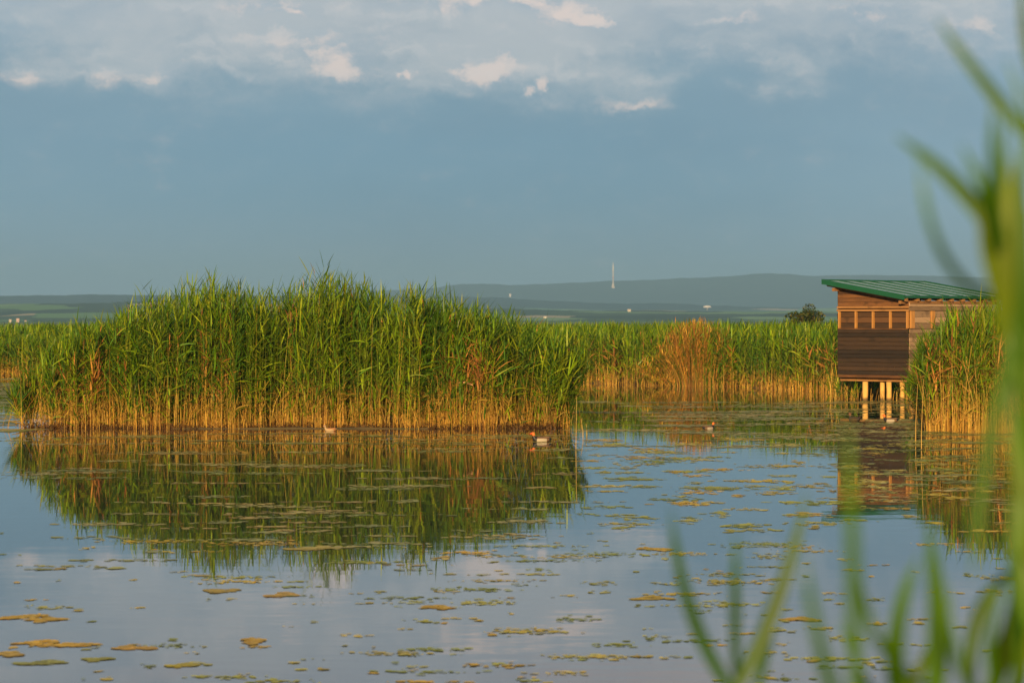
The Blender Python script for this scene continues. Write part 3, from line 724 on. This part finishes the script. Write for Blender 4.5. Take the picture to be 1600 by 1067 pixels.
def build_hut():
    Yc = 71.5; ox = (1420 - 800) / F * Yc
    t = empty('bird_hide', (ox, Yc, 0), R(46))
    tag(t, 'dark wooden bird-watching hut on stilts with sloping green metal roof above the water', 'hut')
    Wy, Lx = 2.21, 3.6
    rz = lambda y: 2.66 + .16 * (y + .15)          # top of the roof plane
    ZB, Z1, Z2 = .655, 1.825, 2.275
    def planks(x0, x1, y0, y1, z0, z1, n, top=None):
        bm = bmesh.new(); h = (z1 - z0) / n
        for k in range(n):
            j = rng.normal(0, .006); a = z0 + k * h + .004; b = z0 + (k + 1) * h - .004
            if x1 - x0 < y1 - y0: box(bm, x0 + j, x1 + j, y0, y1, a, b)
            else: box(bm, x0, x1, y0 + j, y1 + j, a, b)
        return bm
    # walls: lower boards, shutter band set back, upper boards following the roof
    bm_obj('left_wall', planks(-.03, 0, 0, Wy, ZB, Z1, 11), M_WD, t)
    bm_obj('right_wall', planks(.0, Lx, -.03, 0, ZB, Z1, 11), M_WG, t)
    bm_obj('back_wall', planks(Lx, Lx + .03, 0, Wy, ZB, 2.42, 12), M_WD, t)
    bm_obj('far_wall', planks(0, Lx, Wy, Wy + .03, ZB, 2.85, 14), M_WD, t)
    bm = bmesh.new()
    ys = np.linspace(0, Wy, 2)
    nrow = 4
    for k in range(nrow):                                   # upper gable boards, tapering with the slope
        a0 = Z2 + .13 + k * .105; 
        ylow = max(0.0, (a0 + .02 + .17 - 2.66) / .16 - .15)
        if ylow >= Wy - .2: continue
        vs = []
        for x in (-.028, 0):
            za = min(a0 + .098, rz(ylow) - .15); zb = min(a0 + .098, rz(Wy) - .15)
            ym = min(Wy, max(ylow + .01, (a0 + .098 + .15 - 2.66) / .16 - .15))
            pts_ = [(x, ylow, a0), (x, Wy, a0), (x, Wy, zb), (x, ym, min(a0 + .098, rz(ym) - .15)), (x, ylow, max(za, a0 + .004))]
            vs.append([bm.verts.new(p_) for p_ in pts_])
        bm.faces.new(vs[0][::-1]); bm.faces.new(vs[1])
        for i in range(5): bm.faces.new((vs[0][i], vs[0][(i + 1) % 5], vs[1][(i + 1) % 5], vs[1][i]))
    bm_obj('gable_boards', bm, M_WU, t)
    bm_obj('eave_boards', planks(0, Lx, -.028, 0, Z2 + .01, 2.50, 2), M_WG, t)
    bm = bmesh.new(); box(bm, -.055, -.002, -.02, Wy + .02, Z2 + .075, Z2 + .125); bm_obj('rail', bm, M_WB, t, bevel=.006)
    bm = bmesh.new(); box(bm, -.060, -.002, -.02, Wy + .02, Z2 - .005, Z2 + .048); bm_obj('rail', bm, M_WB, t, bevel=.006)
    bm = bmesh.new(); box(bm, -.045, -.031, 0, Wy, Z1 - .012, Z1 + .012); bm_obj('window_sill', bm, M_WU, t)
    bm = bmesh.new(); box(bm, -.0, Lx, -.055, -.031, 2.46, 2.51); bm_obj('rail', bm, M_WB, t)
    # posts between the shutters
    posts = [.03, .56, 1.10, 1.64, 2.17]
    for y in posts:
        bm = bmesh.new(); box(bm, -.055, .03, y - .019, y + .019, Z1 + .014, Z2 - .007); bm_obj('window_post', bm, M_WQ, t, bevel=.004)
    for a, b in zip(posts[:-1], posts[1:]):
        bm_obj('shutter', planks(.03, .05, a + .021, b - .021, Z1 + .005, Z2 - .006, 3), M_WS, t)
    rp = [.11, .98, 1.85, 2.72, 3.5]
    for x in rp:
        bm = bmesh.new(); box(bm, x - .085 if x < .2 else x - .07, x + .07, -.058, -.004, Z1 + .014, Z2 + .004); bm_obj('window_post', bm, M_WQ, t, bevel=.004)
    for a, b in zip(rp[:-1], rp[1:]):
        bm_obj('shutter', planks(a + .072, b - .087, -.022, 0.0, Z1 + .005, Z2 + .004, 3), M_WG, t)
    # corner boards
    # floor frame
    bm = bmesh.new(); box(bm, -.02, Lx, -.02, Wy, ZB - .07, ZB - .004); bm_obj('floor', bm, M_WU, t)
    for x in (.25, 1.8, 3.3):
        bm = bmesh.new(); box(bm, x - .05, x + .05, -.12, Wy + .1, ZB - .17, ZB - .073); bm_obj('floor_beam', bm, M_WB, t, bevel=.005)
    # stilts
    def local(px, Y):
        X = (px - 800) / F * Y - ox; Yd = Y - Yc; c, s = cos(R(46)), sin(R(46))
        return X * c + Yd * s, -X * s + Yd * c
    for px, Y, r in ((1352, 72.3, .070), (1379, 72.5, .06), (1389, 72.0, .070), (1410, 72.0, .062), (1425, 71.9, .085), (1404, 75.0, .07), (1462, 74.2, .08), (1500, 74.6, .08)):
        lx, ly = local(px, Y); bm = bmesh.new()
        zs = np.linspace(-1.0, ZB - .172, 7)
        tube(bm, [(lx + rng.normal(0, .004), ly, z) for z in zs], [r * (1 + .04 * rng.normal()) for _ in zs], 12)
        bm_obj('stilt', bm, M_WP, t, smooth=True)
    # roof
    x0, x1, y0, y1 = -.42, 4.08, -.15, 2.42
    f = lambda x, y: rz(y)
    bm = bmesh.new(); box(bm, x0 + .02, x1 - .02, y0 + .015, y1 - .015, -.035, -.012, f); roof = bm_obj('roof', bm, M_SHEET, t)
    n = 8
    bm = bmesh.new()
    for k in range(n):
        x = x0 + .06 + (x1 - x0 - .12) * k / (n - 1); box(bm, x - .045, x + .045, y0 + .02, y1 - .02, -.011, .014, f)
    bm_obj('roof_seams', bm, M_SEAM, roof)
    bm = bmesh.new()
    box(bm, x0 - .012, x0 + .018, y0 - .01, y1 + .01, -.105, .022, f)
    box(bm, x1 - .018, x1 + .012, y0 - .01, y1 + .01, -.105, .022, f)
    box(bm, x0 + .02, x1 - .02, y0 - .014, y0 + .012, -.060, .004, f)
    box(bm, x0 + .02, x1 - .02, y1 - .012, y1 + .014, -.105, .022, f)
    bm_obj('roof_trim', bm, M_ROOF, roof)
    bm = bmesh.new(); box(bm, x0 + .03, x1 - .03, y0 + .03, y1 - .03, -.058, -.037, f); bm_obj('roof_boards', bm, M_WU, roof)
    for x in np.linspace(-.25, 3.7, 9):
        bm = bmesh.new(); box(bm, x - .04, x + .04, y0 + .0 - .0 + .02, y1 - .05, -.150, -.060, f); bm_obj('rafter', bm, M_WB, roof)
    for y in (.06, Wy - .06):
        bm = bmesh.new(); box(bm, x0 + .12, x1 - .1, y - .04, y + .04, rz(y) - .24, rz(y) - .152 - .008); bm_obj('purlin', bm, M_WB, roof)
build_hut()

# ------------------------------------------------------------------ bush behind the reeds
def leaf_cloud(G, centers, rad, n, size, cols):
    k = rng.integers(0, len(centers), n); d = rng.normal(0, 1, (n, 3)); d /= np.linalg.norm(d, axis=1)[:, None]
    p = centers[k] + d * (rad[k] * rng.uniform(.55, 1.0, n) ** .6)[:, None]
    a = rng.normal(0, 1, (n, 3)); a /= np.linalg.norm(a, axis=1)[:, None]; b = np.cross(a, rng.normal(0, 1, (n, 3))); b /= np.linalg.norm(b, axis=1)[:, None]
    s = size * rng.uniform(.6, 1.4, n)[:, None]
    V = np.stack([p - a * s, p - b * s * .45, p + a * s, p + b * s * .45], 1)
    Q = np.arange(4)[None] + (np.arange(n) * 4)[:, None]
    G.add(V, Q, C=np.repeat((cols[rng.integers(0, len(cols), n)] * rng.uniform(.6, 1.4, (n, 1)))[:, None], 4, 1))
def tree(px, py_top, Y, wpx, label, cols, name='bush', n=3000, trunk_h=None, group=None):
    X = (px - 800) / F * Y; zt = H + (HOR - py_top) / F * Y; w = wpx / F * Y / 2
    t = empty(name, (X, Y, 0)); tag(t, label, 'bush' if name == 'bush' else 'tree', group)
    bm = bmesh.new(); tube(bm, [(0, 0, -.1), (.03, 0, zt * .3), (.05, .02, zt * .6)], [w * .10, w * .08, w * .04], 7)
    for k in range(5):
        a = k * 1.3; tube(bm, [(.02, 0, zt * .35), (cos(a) * w * .3, sin(a) * w * .3, zt * .6), (cos(a) * w * .6, sin(a) * w * .6, zt * .75)], [w * .05, w * .035, w * .01], 5)
    bm_obj('trunk', bm, M_WD, t)
    m = 16; cs = np.stack([rng.normal(0, w * .42, m), rng.normal(0, w * .4, m), zt * .72 + rng.normal(0, zt * .09, m)], 1)
    cs[:, 2] = np.minimum(cs[:, 2], zt * (.93 - .22 * (np.abs(cs[:, 0]) / w) ** 1.5) - w * .22)
    G = Geo(); leaf_cloud(G, cs, rng.uniform(w * .22, w * .42, m), n, w * .055, cols); G.build('crown', M_BUSH, t)
tree(1262, 472, 170, 62, 'round dark green bush rising above the reed bed left of the hut', np.array([(.03, .055, .008), (.045, .07, .010), (.11, .10, .015), (.02, .04, .008)]))
tree(1128, 494, 150, 16, 'small dark bush tip showing above the rusty tussock', np.array([(.04, .07, .012), (.07, .10, .015)]), n=700)

# ------------------------------------------------------------------ far things on the hills
M_WHITE = simple_mat('white_paint', (.60, .58, .55), .6)
M_CREAM = simple_mat('cream_render', (.52, .45, .36), .8, .05)
M_RED = simple_mat('mast_red', (.55, .18, .14), .6)
M_TILE = simple_mat('red_tiles', (.40, .16, .10), .8, .2)
def build_mast():
    g = ground_at(958, 450, 7600); Y = g[1]; u = Y / F
    t = empty('radio_mast', tuple(g)); tag(t, 'slender white radio mast with flared cream base on the far ridge', 'mast')
    bm = bmesh.new(); tube(bm, [(0, 0, -6), (0, 0, 0), (0, 0, 3 * u), (0, 0, 7.5 * u), (0, 0, 10 * u)], [3.4 * u, 3.1 * u, 2.5 * u, 1.3 * u, 1.0 * u], 12); bm_obj('base_tower', bm, M_CREAM, t, smooth=True)
    for a, b, m, r in ((10, 15, M_CREAM, .9), (15, 18, M_RED, .85), (18, 24, M_WHITE, 1.05), (24, 27, M_CREAM, 1.05), (27, 36.5, M_WHITE, 1.15)):
        bm = bmesh.new(); tube(bm, [(0, 0, a * u), (0, 0, b * u)], [r * u, r * u * .95], 10); bm_obj('shaft', bm, m, t)
    bm = bmesh.new(); tube(bm, [(0, 0, 18 * u), (0, 0, 18.8 * u)], [1.7 * u, 1.7 * u], 12); bm_obj('platform', bm, M_WHITE, t)
    bm = bmesh.new(); tube(bm, [(0, 0, 36.5 * u), (0, 0, 40 * u)], [.7 * u, .3 * u], 6); bm_obj('antenna', bm, M_WHITE, t)
build_mast()
def house(px, py, w, h, label, wall=M_WHITE, roofm=M_TILE, y0=2600):
    g = ground_at(px, py, y0); u = g[1] / F; w *= u; h *= u
    t = empty('house', tuple(g)); tag(t, label, 'house', 'houses on the far slopes')
    bm = bmesh.new(); box(bm, -w / 2, w / 2, -w / 3, w / 3, -3, h * .62); bm_obj('wall', bm, wall, t)
    bm = bmesh.new(); vs = [bm.verts.new(p_) for p_ in ((-w * .55, -w * .38, h * .62 + .05), (w * .55, -w * .38, h * .62 + .05), (w * .55, w * .38, h * .62 + .05), (-w * .55, w * .38, h * .62 + .05), (-w * .55, 0, h), (w * .55, 0, h))]
    for q in ((0, 1, 5, 4), (2, 3, 4, 5), (0, 4, 3), (1, 2, 5), (3, 2, 1, 0)): bm.faces.new([vs[i] for i in q])
    bm_obj('roof', bm, roofm, t)
    for s in (-.25, .25):
        bm = bmesh.new(); box(bm, s * w - w * .06, s * w + w * .06, -w / 3 - .15, -w / 3 - .02, h * .2, h * .42); bm_obj('window', bm, M_WD, t)
    return t
M_PINK = simple_mat('pink_render', (.48, .34, .29), .8)
house(28, 511, 4.5, 5.5, 'larger pink-walled house at the far left above the reeds', M_PINK, M_PINK, 2450)
house(16, 511, 4, 4, 'smaller cream house left of the larger pink-walled one', M_CREAM, M_CREAM, 2450)
house(40, 503, 2.5, 2.5, 'tiny cream house on the left slope above the pink-walled one', M_CREAM, M_TILE)
house(797, 464, 3, 5, 'tiny white tower-like house high on the slope behind the reed island', M_WHITE, M_WHITE)
house(983, 487, 5, 4, 'tiny pale house below the mast among the fields', M_CREAM, M_CREAM)
house(852, 497, 5, 3, 'pale farmhouse just above the reed tips at the right of the island', M_WHITE, M_CREAM)
def dome():
    g = ground_at(1105, 485, 3400); u = g[1] / F
    t = empty('domed_hall', tuple(g)); tag(t, 'white low domed roof on a slim support showing above the rusty tussock', 'hall')
    bm = bmesh.new(); bmesh.ops.create_uvsphere(bm, u_segments=20, v_segments=10, radius=1)
    for v in bm.verts:
        v.co = (v.co.x * 6.5 * u, v.co.y * 4 * u, 5.0 * u + max(v.co.z, -.25) * 3.0 * u)
    bm_obj('dome', bm, M_WHITE, t, smooth=True)
    bm = bmesh.new(); tube(bm, [(0, 0, -4), (0, 0, 4.9 * u)], [.5 * u, .5 * u], 8); bm_obj('support', bm, M_CREAM, t)
dome()

# ------------------------------------------------------------------ water birds
def bird(px, py, yaw, label, scale=1.0, kind='drake', nm='duck'):
    c = W(px, py)
    t = empty(nm, (c[0], c[1], 0), R(yaw)); t.scale = (scale,) * 3
    tag(t, label, 'duck' if nm == 'duck' else 'grebe')
    if kind == 'drake':
        mats = [simple_mat('bird_black', (.012, .01, .012), .5), simple_mat('bird_brown', (.13, .075, .04), .7), simple_mat('bird_white', (.32, .28, .22), .8),
                simple_mat('bird_chestnut', (.55, .14, .02), .7), simple_mat('bird_bill', (.75, .05, .02), .4)]
    elif kind == 'dark':
        mats = [simple_mat('bird_dark_brown', (.035, .02, .014), .7), simple_mat('bird_umber', (.06, .03, .018), .7), simple_mat('bird_brown_flank', (.07, .04, .02), .7),
                simple_mat('bird_rust', (.12, .045, .02), .7), simple_mat('bird_grey_bill', (.08, .06, .05), .4)]
    else:
        mats = [simple_mat('bird_grey_brown', (.30, .17, .07), .7), simple_mat('bird_back', (.35, .16, .06), .7), simple_mat('bird_pale', (.34, .24, .13), .7),
                simple_mat('bird_cream', (.30, .20, .11), .7), simple_mat('bird_pink_bill', (.5, .25, .12), .4)]
    # rings from tail to bill: centre x, z, half width, half height, pitch
    R_ = [(-.27, .075, .006, .008, 0), (-.24, .070, .035, .020, 0), (-.19, .055, .075, .045, 0), (-.12, .045, .105, .075, 0), (-.03, .045, .120, .090, 0),
          (.06, .045, .115, .088, 0), (.13, .050, .095, .080, 10), (.175, .075, .065, .062, 35), (.195, .115, .042, .042, 70), (.20, .155, .036, .036, 85),
          (.203, .180, .041, .040, 75), (.212, .208, .044, .043, 50), (.232, .222, .038, .036, 20), (.256, .216, .022, .022, 5), (.27, .208, .016, .011, 0), (.30, .203, .015, .006, 0), (.315, .200, .006, .003, 0)]
    bm = bmesh.new(); n = 14; rings = []
    for (x, z, hw_, hh, pt) in R_:
        p = R(pt); rings.append([bm.verts.new((x - sin(p) * hh * sin(a), hw_ * cos(a), z + cos(p) * hh * sin(a))) for a in [2 * pi * k / n for k in range(n)]])
    for i in range(len(rings) - 1):
        for k in range(n):
            f_ = bm.faces.new((rings[i][k], rings[i][(k + 1) % n], rings[i + 1][(k + 1) % n], rings[i + 1][k])); f_.smooth = True
            up = sin(2 * pi * (k + .5) / n)
            if i >= 13: f_.material_index = 4
            elif i >= 9: f_.material_index = 3
            elif i >= 6: f_.material_index = 0 if kind != 'pale' else 2
            elif i <= 1: f_.material_index = 0
            else: f_.material_index = 1 if up > .55 else (2 if i >= 3 else 1)
    bm.faces.new(rings[0]); bm.faces.new(rings[-1][::-1])
    bm_obj('body', bm, mats, t, smooth=True)
    for s in (-1, 1):                                  # folded wing and eye on each side
        bm = bmesh.new(); bmesh.ops.create_uvsphere(bm, u_segments=12, v_segments=8, radius=1)
        for v in bm.verts: v.co = (-.07 + v.co.x * .15 - .03 * v.co.z, s * (.082 + v.co.y * .03 * 1.0), .098 + v.co.z * .030 + .02 * (-v.co.x))
        bm_obj('wing', bm, mats[1], t, smooth=True)
        bm = bmesh.new(); bmesh.ops.create_icosphere(bm, subdivisions=1, radius=.006)
        for v in bm.verts: v.co += __import__('mathutils').Vector((.236, s * .037, .226))
        bm_obj('eye', bm, mats[0], t, smooth=True)
bird(846, 690, 190, 'swimming duck with rusty head and white flank below the right end of the reed island', .66)
bird(1107, 671, 35, 'small duck with bright orange head swimming right in the open weedy water', .55)
bird(1392, 659, 170, 'duck with white flank and rusty head below the hut stilts', .62)
bird(1335, 658, 120, 'dark brown duck low in the weed left of the white-flanked one near the hut', .7, 'dark')
bird(516, 673.5, 190, 'pale water bird with raised head resting at the foot of the reed island', .46, 'pale', 'water_bird')

# ------------------------------------------------------------------ blurred reeds close to the lens
def fg_leaf(parent, o0, pts_, width, col, fold=.35):
    """blade through photo points (px, py, distance), real width in metres"""
    d0 = pts_[0][2]; A = np.array([P(a_, b_, d0 + (c_ - d0) * .25) for a_, b_, c_ in pts_]) - o0
    n = 16; t = np.linspace(0, 1, n); k = np.linspace(0, 1, len(A))
    if len(A) == 3:
        B = 2 * A[1] - .5 * (A[0] + A[2]); c = np.outer((1 - t) ** 2, A[0]) + np.outer(2 * t * (1 - t), B) + np.outer(t ** 2, A[2])
    else: c = np.stack([np.interp(t, k, A[:, i]) for i in range(3)], 1)
    d = np.gradient(c, axis=0); d /= np.linalg.norm(d, axis=1)[:, None]
    side = np.cross(d, np.array([.15, 1, .1])); side /= np.linalg.norm(side, axis=1)[:, None]
    nr = np.cross(side, d)
    w = np.interp(t, [0, .12, .45, .8, 1], [.45, .85, 1, .62, .03])[:, None] * width * .40
    V = np.stack([c - side * w, c + nr * w * fold, c + side * w], 1)
    q = np.array([[i * 3 + s, i * 3 + s + 1, i * 3 + s + 4, i * 3 + s + 3] for i in range(n - 1) for s in (0, 1)])
    G = Geo(); G.add(V, q, C=np.broadcast_to(np.array(col), (n * 3, 3)) * (1 + .1 * np.sin(t * 9).repeat(3)[:, None])); return G.build('leaf', M_FORE, parent)
def fg_plant(base_px, d, stem, leaves, label, r=.0035, stem_col=(.08, .16, .02)):
    """stem: list of photo points from low to high; base goes down to the bank"""
    top = [P(*s) for s in stem]; b = np.array([top[0][0], top[0][1] + .02, -.05]); 
    t = empty('reed_plant', tuple(b)); tag(t, label, 'reed', 'blurred reeds close to the lens')
    pts_ = np.array([b, b * .5 + top[0] * .5] + top) - b
    G = Geo(); m = len(pts_); a = np.arange(6) * pi / 3; rr = np.linspace(r * 1.3, r * .5, m)
    V = np.empty((m, 6, 3)); V[..., 0] = pts_[:, None, 0] + rr[:, None] * np.cos(a); V[..., 1] = pts_[:, None, 1] + rr[:, None] * np.sin(a); V[..., 2] = pts_[:, None, 2]
    q = np.array([[k * 6 + s, k * 6 + (s + 1) % 6, k * 6 + 6 + (s + 1) % 6, k * 6 + 6 + s] for k in range(m - 1) for s in range(6)])
    G.add(V, q, C=np.broadcast_to(np.array(stem_col), (m * 6, 3)).copy()); G.build('stem', M_REED, t, smooth=True)
    for (pp, w, c) in leaves: fg_leaf(t, b, pp, w, c)
    return t
GD, GM, GL, GY = (.024, .085, .006), (.048, .130, .005), (.075, .175, .008), (.115, .175, .006)
fg_plant(0, 3.0, [(1158, 1180, 3.0), (1150, 1060, 3.0)],
    [([(1152, 1090, 3.0), (1082, 960, 2.95), (1048, 790, 2.9)], .019, GD), ([(1140, 1090, 3.0), (1210, 950, 3.05), (1262, 765, 3.1)], .022, GD),
     ([(1150, 1060, 3.0), (1149, 950, 2.6), (1150, 830, 2.4)], .014, GM), ([(1180, 1100, 3.0), (1200, 1000, 3.1), (1215, 930, 3.2)], .014, GD)],
    'blurred reed spreading two leaves in a V at the bottom of the view')
fg_plant(0, 2.3, [(1330, 1300, 2.3), (1334, 1150, 2.2)],
    [([(1338, 1160, 2.2), (1334, 900, 1.8), (1322, 640, 1.7)], .014, GL), ([(1336, 1160, 2.2), (1290, 1040, 2.0), (1255, 860, 1.9)], .014, GM)],
    'very blurred upright reed leaf in front of the hut reflection', r=.002)
fg_plant(0, 2.6, [(1452, 1180, 2.6), (1456, 1000, 2.6), (1458, 860, 2.6)],
    [([(1452, 1120, 2.6), (1466, 990, 2.55), (1448, 800, 2.5)], .026, GM), ([(1430, 1140, 2.6), (1405, 1010, 2.2), (1440, 860, 2.0)], .014, GL),
     ([(1455, 1080, 2.6), (1380, 1010, 2.0), (1345, 900, 1.9)], .012, GL)],
    'blurred dark reed rising from the bottom edge left of the arching leaf')
fg_plant(0, 2.9, [(1520, 1190, 2.9), (1522, 1060, 2.9)],
    [([(1516, 1090, 2.9), (1530, 960, 2.9), (1592, 885, 2.9)], .020, GD), ([(1540, 1100, 2.9), (1575, 1000, 2.6), (1600, 860, 2.5)], .024, GY),
     ([(1590, 1080, 2.9), (1596, 1000, 2.7), (1580, 880, 2.6)], .022, GL)],
    'blurred reed with a dark leaf arching right in the lower right corner')
fg_plant(0, 2.5, [(1590, 1200, 2.5), (1583, 900, 2.5), (1580, 600, 2.5), (1572, 420, 2.5), (1565, 300, 2.5)],
    [([(1625, 235, 2.6), (1545, 140, 2.6), (1462, 28, 2.6)], .016, GM),
     ([(1566, 390, 2.5), (1500, 295, 2.5), (1398, 212, 2.5)], .020, GM),
     ([(1566, 420, 2.5), (1550, 330, 2.3), (1500, 225, 2.2)], .016, GL),
     ([(1560, 470, 2.5), (1475, 400, 1.7), (1435, 235, 1.6)], .010, GL),
     ([(1562, 420, 2.5), (1552, 300, 2.1), (1552, 150, 2.0)], .014, GM),
     ([(1575, 500, 2.5), (1545, 380, 2.4), (1535, 270, 2.4)], .022, GY),
     ([(1580, 560, 2.5), (1570, 420, 2.4), (1578, 250, 2.4)], .026, GY),
     ([(1582, 620, 2.5), (1600, 480, 2.3), (1592, 210, 2.3)], .020, GM),
     ([(1572, 430, 2.5), (1578, 600, 2.45), (1592, 740, 2.4)], .013, GM),
     ([(1590, 520, 2.4), (1545, 700, 2.3), (1520, 905, 2.2)], .016, GM),
     ([(1585, 640, 2.5), (1598, 760, 2.4), (1590, 900, 2.4)], .022, GL)],
    'tall blurred reed with many leaves crossing the right edge of the view', r=.0045)
fg_plant(0, 2.7, [(1640, 900, 2.7), (1625, 400, 2.7), (1610, 120, 2.7)],
    [([(1612, 120, 2.7), (1600, 40, 2.7), (1596, -40, 2.7)], .012, GD), ([(1620, 300, 2.7), (1606, 200, 2.6), (1570, 90, 2.6)], .008, GL)],
    'blurred reed mostly outside the right edge with a leaf tip in the top corner')
fg_plant(0, 2.8, [(1405, 1220, 2.8), (1400, 1100, 2.8)],
    [([(1402, 1110, 2.8), (1395, 1000, 2.6), (1425, 880, 2.5)], .014, GL), ([(1398, 1120, 2.8), (1440, 1040, 2.7), (1490, 930, 2.6)], .012, GY),
     ([(1400, 1120, 2.8), (1350, 1060, 2.5), (1310, 960, 2.4)], .010, GL)],
    'short pale blurred reed just left of the dark upright one at the bottom edge')
fg_plant(0, 2.4, [(1570, 1240, 2.4), (1562, 1080, 2.4)],
    [([(1562, 1100, 2.4), (1548, 1000, 2.2), (1570, 900, 2.1)], .013, GL), ([(1570, 1110, 2.4), (1610, 1010, 2.3), (1640, 940, 2.3)], .016, GY),
     ([(1560, 1110, 2.4), (1500, 1040, 2.0), (1478, 900, 1.9)], .011, GL), ([(1575, 1100, 2.4), (1592, 1000, 2.2), (1572, 820, 2.1)], .011, GM)],
    'yellow-green blurred reed in the very corner at the lower right')
fg_plant(0, 2.5, [(1626, 1240, 2.5), (1622, 800, 2.5), (1612, 520, 2.5), (1606, 330, 2.5)],
    [([(1610, 420, 2.5), (1574, 330, 2.6), (1570, 170, 2.7)], .014, GM), ([(1608, 470, 2.5), (1589, 340, 2.6), (1606, 210, 2.7)], .020, GL),
     ([(1614, 560, 2.5), (1570, 430, 2.6), (1534, 300, 2.7)], .018, GY), ([(1616, 640, 2.5), (1584, 520, 2.6), (1586, 380, 2.7)], .022, GM),
     ([(1618, 760, 2.5), (1604, 640, 2.4), (1574, 480, 2.4)], .013, GL), ([(1622, 900, 2.5), (1592, 780, 2.4), (1576, 650, 2.4)], .012, GY),
     ([(1622, 1000, 2.5), (1604, 880, 2.6), (1614, 700, 2.6)], .020, GL)],
    'blurred leafy reed hugging the right edge behind the tall one', r=.0045)
